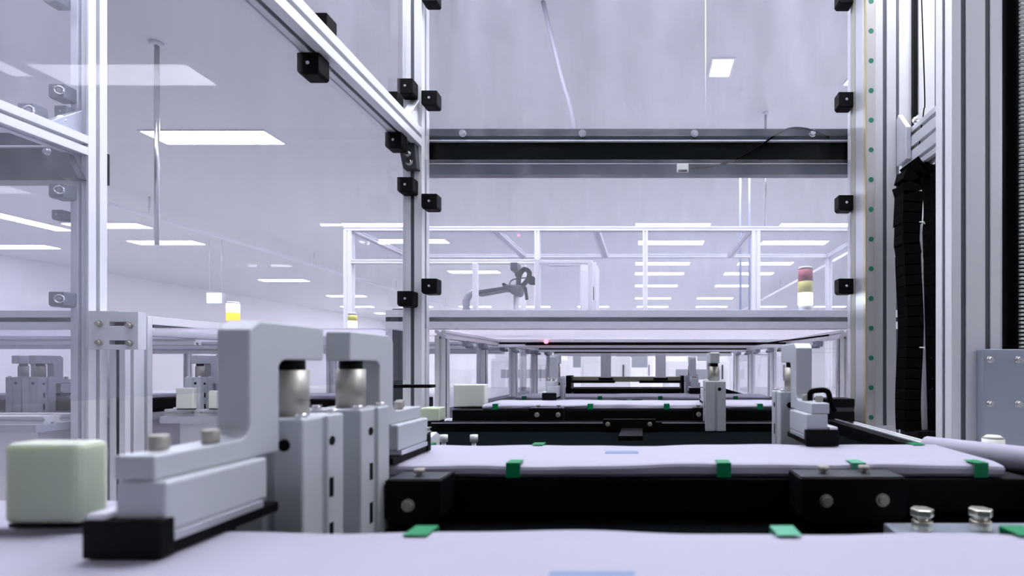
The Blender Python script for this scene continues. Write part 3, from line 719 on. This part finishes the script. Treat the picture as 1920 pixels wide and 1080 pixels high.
# tunnel and table of the left machine
def side_tunnel(label, tlabel, x0, x1, posts, fb=True):
    t = thing('tunnel_frame', label, 'frame', ((x0 + x1) / 2, 2.6, FLOOR))
    if fb: MB().extrusion('X', x0, x1, 1.79, 1.84, .125, .190, 1, 1, .016).build('front_beam', A, t, .001); MB().box(x0, x1, 1.794, 1.800, .1505, .1645).build('slot_dark_strip', M['dark_flange'], t)
    for y, z in ((2.20, .085), (2.75, .085), (3.5, .075)): MB().extrusion('X', x0, x1, y, y + .04, z, .124, 1, 1, .010, .010).build('cross_bar', A, t, .001)
    for x, y in posts: MB().extrusion('Z', FLOOR, .124, x, x + .04, y, y + .04, 1, 1, .009, .008).build('post', A, t, .001)
    tag(MB().box(x0, x1, 1.86, 4.1, .127, .133).build('machine_table', M['milky']), tlabel, 'table')
side_tunnel('low tunnel frame of the hazy machine beyond the outer pane', 'white machine table beyond the hazy outer pane', -3.55, -1.93, [(-1.975, 1.85), (-1.975, 3.9), (-3.5, 1.85), (-3.5, 3.9)])
side_tunnel('low tunnel frame between the two left machine walls', 'white machine table between the two left machine walls', -1.772, -.955, [(-1.765, 3.9), (-1.0, 3.9), (-1.70, 2.75)], False)
# narrow cabinet stack at the left of the cell
bx = thing('control_box', 'tall dark grey control box standing left of the inner post', 'control box', (-.91, 1.93, -.19))
MB().box(-.945, -.885, 1.93, 2.0, -.165, .212).build('body', M['robot'], bx, .003)
MB().box(-.975, -.9455, 1.94, 1.99, -.165, .20).build('side_panel', M['white'], bx, .002)
MB().box(-.94, -.89, 1.924, 1.93, .05, .20).build('door', M['robot'], bx, .001)
light_tower('light_tower', 'stack light with lit white top over an orange lens, beyond the left glass', -1.60, 2.0, .134, .022, .033, ['glow_orange', 'glow_white'], .038)
light_tower('light_tower', 'faint yellow signal lamp on the left end of the white table', -1.19, 2.10, .134, .017, .026, ['glow_white', 'lens_yellow'])
sg = thing('exit_sign', 'small glowing cyan sign hanging far beyond the left glass', 'sign', (-6.7, 8.0, 1.09))
MB().box(-6.82, -6.565, 8.0, 8.05, .955, 1.13).build('housing', M['white'], sg, .004)
MB().box(-6.80, -6.585, 7.994, 8.0, .972, 1.113).build('lit_face', M['glow_sign'], sg)
for x in (-6.79, -6.60): MB().cyl((x, 8.025, 1.13), (x, 8.025, CEIL), .002, 6).build('hanger', M['steel'], sg)
def pilot(label, x, y, z, r):
    t = thing('pilot_lamp', label, 'lamp', (x, y, z)); MB().cyl((x, y, z), (x, y - .01, z), r, 16).build('lens', M['glow_red'], t)
    MB().cyl((x, y + .006, z), (x, y, z), r * 1.3, 16).build('bezel', M['white'], t)
pilot('tiny pink red lamp under the front edge of the tunnel roof', -.47, 2.493, .1145, .010)
pilot('tiny red lamp on the top rail of the glass cell', -.725, 2.993, .757, .006)

# ------------------------------------------------------------------ right-hand vertical drive
vd = thing('vertical_drive', 'tall aluminium drive column at right with a cream guide rail and green plugs', 'drive column', (.75, 1.65, FLOOR))
MB().extrusion('Z', -.19, 1.75, .722, .792, 1.60, 1.695, 1, 1, .012, .010).build('column', A, vd, .0012)
MB().box(.694, .7225, 1.588, 1.60, -.19, 1.75).build('guide_rail', M['scale'], vd, .001)
MB().box(.690, .694, 1.586, 1.60, -.19, 1.75).build('guide_edge', M['brass'], vd)
MB().box(.690, .722, 1.60, 1.66, -.19, 1.75).build('backing_bar', M['alu_plate'], vd, .001)
MB().box(.690, .712, 1.662, 1.698, -.19, 1.75).build('seal_bar', M['rod'], vd)
MB().box(.7515, .7625, 1.603, 1.61, -.19, 1.75).build('slot_dark_strip', M['slot_grey'], vd)  # shade of the column slot, put in as a grey strip
for i in range(20):
    z = 1.1275 - .0922 * (i - 0) + .0 
    MB().cyl((.7085, 1.588, z), (.7085, 1.5874, z), .0078, 20).build('plug', M['dot'], vd)
MB().box(.695, .792, 1.60, 1.695, FLOOR, -.19).build('foot', A, vd)
bp = thing('back_panel', 'wide grooved aluminium back panel beside the tall drive column', 'panel', (.88, 1.80, FLOOR))
MB().extrusion('Z', FLOOR, 1.75, .80, 1.08, 1.82, 1.86, 4, 1, .013, .012).build('panel', A, bp, .001)
for c in (.835, .905, 1.045): MB().box(c - .006, c + .006, 1.822, 1.828, FLOOR, 1.75).build('slot_dark_strip', M['slot_grey'], bp)  # grey strips carry the shade inside the grooves
MB().box(.955, .970, 1.805, 1.82, .70, 1.75).build('dark_strip', M['black_metal'], bp)
cw = thing('drive_post', 'wide double-slotted aluminium post at the right edge with a dark cover', 'post', (.78, 1.23, FLOOR))
MB().extrusion('Z', FLOOR, 1.2, .724, .838, 1.20, 1.266, 2, 1, .012, .011).build('profile', A, cw, .0015)
for c in (.7525, .8095): MB().box(c - .0057, c + .0057, 1.2035, 1.21, FLOOR, 1.2).build('slot_dark_strip', M['slot_grey'], cw)  # slot shade set in as grey strips, here and on the left face
MB().box(.728, .733, 1.2275, 1.2385, FLOOR, 1.2).build('slot_dark_strip', M['slot_grey'], cw)
MB().box(.840, .905, 1.24, 1.262, FLOOR, 1.2).build('cover', M['black_gloss'], cw, .001)
MB().box(.8385, .846, 1.205, 1.262, FLOOR, 1.2).build('cover_edge', M['alu_plate'], cw)
bt = thing('toothed_belt', 'white toothed belt running vertically at the right edge of the view', 'belt', (.90, 1.21, -.9))
q = MB(); q.box(.892, .918, 1.222, 1.226, -.9, 1.2); q.build('belt_band', M['black'], bt)
q = MB(); z = -.2
while z < 1.0:
    q.prism([(1.215, z + .002), (1.215, z + .0045), (1.222, z + .0058), (1.222, z)], 'X', .8975, .918); z += .0096
tt = q.build('belt_teeth', M['belt'], bt); tt['kind'] = 'stuff'
dp = thing('drive_plate', 'bluish aluminium plate with four socket screws at the right edge', 'plate', (.86, 1.17, -.17))
MB().box(.782, .905, 1.175, 1.199, -.21, .036).build('plate', M['blue_plate'], dp, .0015)
for x in (.797, .862):
    for z in (.012, -.090): MB().bolt((x, 1.175, z), (0, -1, 0), .0065, .008).build('screw', M['steel'], dp)
br = thing('cross_rail', 'short triple-slotted aluminium rail joining the drive column to the right post', 'rail', (.83, 1.50, .59))
MB().extrusion('Y', 1.27, 1.598, .808, .845, .585, .715, 1, 3, .011, .010).build('profile', M['alu_plate'], br, .001)
cpk = MB().prism([(.640, .585), (.660, .585), (.660, .715), (.70, .0), (.64, .0)][:0] or [(.58, .56), (.60, .56), (.60, .76), (.59, .772), (.58, .765)], 'X', .802, .806)
cpk.bm.free()
MB().prism([(1.60, .62), (1.60, .765), (1.588, .775), (1.54, .716), (1.54, .62)], 'X', .7925, .807).build('end_bracket', M['alu_plate'], br, .001)
MB().bolt((.826, 1.545, .735), (0, -1, .3), .010, .016).build('bolt', M['steel'], br)
MB().box(.795, .858, 1.50, 1.53, .580, .585).build('hanger_plate', A, br, .001)

# cable chain
cc = thing('cable_chain', 'black cable drag chain hanging in a loop beside the white strip at right', 'cable chain', (.82, 1.5, -.19))
def chain_path():
    pts = []
    for i in range(30):
        z = -.19 + (.50 + .19) * i / 29
        pts.append((.782 + .004 * math.sin(z * 14) - (.004 if z > .35 else 0), z))
    xc, r = .812, .036
    for i in range(1, 14):
        a = PI - PI * i / 14; pts.append((xc + r * math.cos(a) - .001, .50 + .075 * math.sin(a)))
    for i in range(30): pts.append((.848 + .002 * math.sin(i * .9), .50 - (.50 + .19) * i / 29))
    return pts
cpth = chain_path()
# evenly spaced links along the loop, every link a short box with side plates
import itertools
acc = [0.0]
for (a, b_), (c, d_) in zip(cpth, cpth[1:]): acc.append(acc[-1] + math.hypot(c - a, d_ - b_))
def along(s):
    for i in range(len(acc) - 1):
        if acc[i+1] >= s:
            f = (s - acc[i]) / (acc[i+1] - acc[i]); return (cpth[i][0] + (cpth[i+1][0] - cpth[i][0]) * f, cpth[i][1] + (cpth[i+1][1] - cpth[i][1]) * f, math.atan2(cpth[i+1][1] - cpth[i][1], cpth[i+1][0] - cpth[i][0]))
    return (*cpth[-1], -PI / 2)
LEN = acc[-1]; nl = 52; step = LEN / nl
half = acc[29]
for i in range(nl):
    s = (i + .5) * step; x, z, a = along(s)
    wdt = .028 if half - .10 < s < half + .10 else .024 if s < half else .011
    u = Vector((math.cos(a), 0, math.sin(a))); v = Vector((-math.sin(a), 0, math.cos(a)))
    b = MB(); b.use(M['rubber'])
    for (l, w0, w1, yy0, yy1) in ((step * .56, -wdt, wdt, 1.475, 1.482), (step * .56, -wdt, wdt, 1.523, 1.530), (step * .47, -wdt, wdt, 1.482, 1.523)):
        vs_ = []
        for yy in (yy0, yy1):
            for (su, sv) in ((-1, w0), (1, w0), (1, w1), (-1, w1)):
                p = Vector((x, 0, z)) + u * (l * su) + v * sv; vs_.append(b.bm.verts.new((p.x, yy, p.z)))
        for f in ((0,1,2,3),(7,6,5,4),(0,4,5,1),(1,5,6,2),(2,6,7,3),(3,7,4,0)): b._f([vs_[k] for k in f])
    b.build('chain_link', M['rubber'], cc)
MB().box(.788, .85, 1.478, 1.527, .560, .580).build('end_clamp', M['black'], cc, .002)
ws = thing('guard_strip', 'narrow white guard strip inside the cable chain loop', 'strip', (.82, 1.5, -.19))
MB().prism([(.812, -.19), (.834, -.19), (.822, .25), (.816, .478), (.809, .478), (.808, .2)], 'Y', 1.498, 1.503).build('strip', M['white'], ws)
for z in (.41, .05): MB().tube([(.795, 1.47, z), (.806, 1.468, z - .001), (.812, 1.475, z - .004)], .002, 8).build('cable_tie', M['belt'], ws)
tag(MB().tube(smooth([(.822, 1.53, .578), (.812, 1.50, .66), (.818, 1.49, .74), (.826, 1.50, .80), (.826, 1.52, 1.2), (.826, 1.52, 1.75)]), .0018, 8).build('cable', M['rubber']), 'thin dark cable rising from the top of the drag chain', 'cable')
tag(MB().box(.78, .87, 1.45, 1.55, -.215, -.19).build('chain_shelf', M['black_metal']), 'small black shelf under the cable chain', 'shelf')
# foam roll and clear bottle at the right end of the second panel
fr = thing('foam_roll', 'soft white foam roll lying at the right end of the second panel', 'foam roll', (.50, .68, -.15))
MB().tube(smooth([(.452, .82, -.1325), (.49, .765, -.132), (.55, .70, -.1325), (.66, .61, -.1325)]), .0185, 22).build('roll', M['foam'], fr, .004)
MB().box(.473, .70, .55, .80, -.176, -.151).build('cradle', M['black_metal'], fr, .002)
bo = thing('bottle', 'small pale translucent bottle behind the foam roll at right', 'bottle', (.59, .86, -.176))
MB().cyl((.582, .85, -.170), (.582, .85, -.122), .0165, 24).cyl((.582, .85, -.122), (.582, .85, -.117), .0165, 24, .010).build('body', M['pad_light'], bo)
MB().box(.50, .68, .83, .90, -.176, -.170).build('tray', M['black_metal'], bo)

# ------------------------------------------------------------------ far end of the line and the hall behind
gt = thing('gantry', 'black gantry with olive bar and two white lifting posts down the line', 'gantry', (0, 3.0, -.19))
MB().box(-.42, .23, 2.92, 2.98, -.155, -.135).build('lower_beam', M['black_metal'], gt, .002)
MB().box(-.45, .24, 3.0, 3.04, -.10, -.070).build('olive_bar', mat('olive_anodised_bar', (.30, .29, .20), .4, .4), gt, .002)
MB().box(-.43, -.16, 2.94, 2.99, -.105, -.090).build('carriage', M['black_metal'], gt, .002)
MB().box(-.02, .23, 2.94, 2.99, -.105, -.090).build('carriage', M['black_metal'], gt, .002)
for s, x in ((0, -.44), (1, .22)): MB().box(x, x + .03, 2.93, 3.05, -.19, -.062).build('end_plate', M['black_metal'], gt, .002)
for x in (-.215, .105):
    u_ = MB().extrusion('Z', -.085, .066, x - .03, x + .03, 2.995, 3.035 - .04 + .004, 1, 1, .008, .001).build('lifting_post', A, gt, .001)
    MB().box(x - .042, x + .042, 2.985, 2.994, -.105, -.075).build('bracket', M['black'], gt, .002)
# equipment standing in the hall
def cabinet(label, x0, x1, y0, y1, h, kind=0):
    t = thing('equipment_cabinet', label, 'cabinet', ((x0 + x1) / 2, y0, FLOOR), 0, 'pale equipment cabinets in the hall')
    z1 = FLOOR + h
    MB().box(x0, x1, y0, y1, FLOOR, z1).build('body', M['white'], t, .006)
    n = max(1, round((x1 - x0) / .8)); wd = (x1 - x0) / n
    for i in range(n):
        a = x0 + wd * i + .03; c = x0 + wd * (i + 1) - .03
        d = MB().box(a, c, y0 - .015, y0, FLOOR + .1, z1 - .08).build('door', M['white'], t, .004)
        MB().box(c - .06, c - .045, y0 - .04, y0 - .0152, FLOOR + .9, FLOOR + 1.1).build('handle', M['charcoal'], d)
        if kind: MB().box(a + .08, c - .08, y0 - .018, y0 - .0151, FLOOR + 1.05, z1 - .2).build('window', M['robot_light'], d)
    return t
CAB = [(-1.6, -.9, 5.4, 6.2, 1.16, 1), (-.75, -.15, 6.2, 7.0, 1.20, 0), (.25, .95, 5.6, 6.4, 1.14, 1), (1.1, 1.9, 6.6, 7.4, 1.22, 0), (-1.4, .2, 9.5, 10.5, 1.55, 1), (.9, 2.6, 9.5, 10.5, 1.5, 1),
       (-5.6, -4.0, 9.2, 10.2, 1.5, 1), (-8.6, -6.9, 10.2, 11.2, 1.5, 1), (3.4, 4.6, 8.0, 9.0, 1.9, 1), (2.6, 3.2, 12, 13, 1.8, 0), (-3.6, -2.2, 12.5, 13.5, 1.7, 0)]
LAB = ['pale cabinet low behind the left tunnel posts', 'pale cabinet low beyond the gantry left of centre', 'pale cabinet low beyond the gantry right of centre', 'pale cabinet seen between the right tunnel posts', 'long pale cabinet far down the hall left of centre', 'long pale cabinet far down the hall right of centre',
       'pale windowed cabinet beyond the left glass', 'pale windowed cabinet beneath the cyan sign', 'tall pale cabinet at right behind the light tower', 'tall pale cabinet far behind the right cell window', 'pale cabinet far behind the inner left post']
for c, l in zip(CAB, LAB): cabinet(l, *c)
# long overhead service rails below the ceiling
for i, (x, l) in enumerate(((-5.8, 'long thin service rail under the ceiling beyond the left glass'), (3.2, 'long thin service rail under the ceiling at right'))):
    t = thing('service_rail', l, 'rail', (x, 9, CEIL - .2))
    MB().box(x, x + .04, 5.5, 18, CEIL - .24, CEIL - .2).build('rail', M['white'], t)
    for y in (6, 9, 12, 15, 17.5): MB().cyl((x + .02, y, CEIL - .2), (x + .02, y, CEIL), .008, 8).build('hanger', M['steel'], t)
# thin hanging rod beyond the left glass and ceiling hangers over the cell
for x, y, z, r, l in ((-2.97, 3.13, .73, .013, 'grey rod hanging from the ceiling left of the bright panel'), (.96, 4.0, 1.05, .010, 'thin white rod hanging from the ceiling right of the blue pipes'), (.307, 2.5, 1.16, .0022, 'thin pale rod hanging in the upper right window')):
    t = thing('hanging_rod', l, 'rod', (x, y, z)); MB().cyl((x, y, z), (x, y, CEIL), r, 12).build('rod', M['steel'] if r > .005 else M['white'], t); MB().cyl((x, y, CEIL - .02), (x, y, CEIL), r * 2.5, 16).build('ceiling_cup', M['white'], t)
for x, l in ((.86, 'left of the two thin pale blue pipes dropping into the glass cell'), (.94, 'right one of the two thin pale blue pipes dropping into the glass cell')):
    t = thing('air_pipe', l, 'pipe', (x, 4.5, .4)); MB().cyl((x, 4.5, .3), (x, 4.5, CEIL), .011, 12).build('pipe', M['blue'], t); MB().cyl((x, 4.5, CEIL - .02), (x, 4.5, CEIL), .025, 16).build('ceiling_cup', M['white'], t)
tag(MB().tube(smooth([(-.54, 2.78, CEIL), (-.50, 2.78, 1.80), (-.44, 2.78, 1.56), (-.385, 2.78, 1.36), (-.37, 2.80, 1.20)]), .012).build('ceiling_cable', M['lilac']), 'pale lilac cable hanging from the ceiling in the upper window', 'cable')
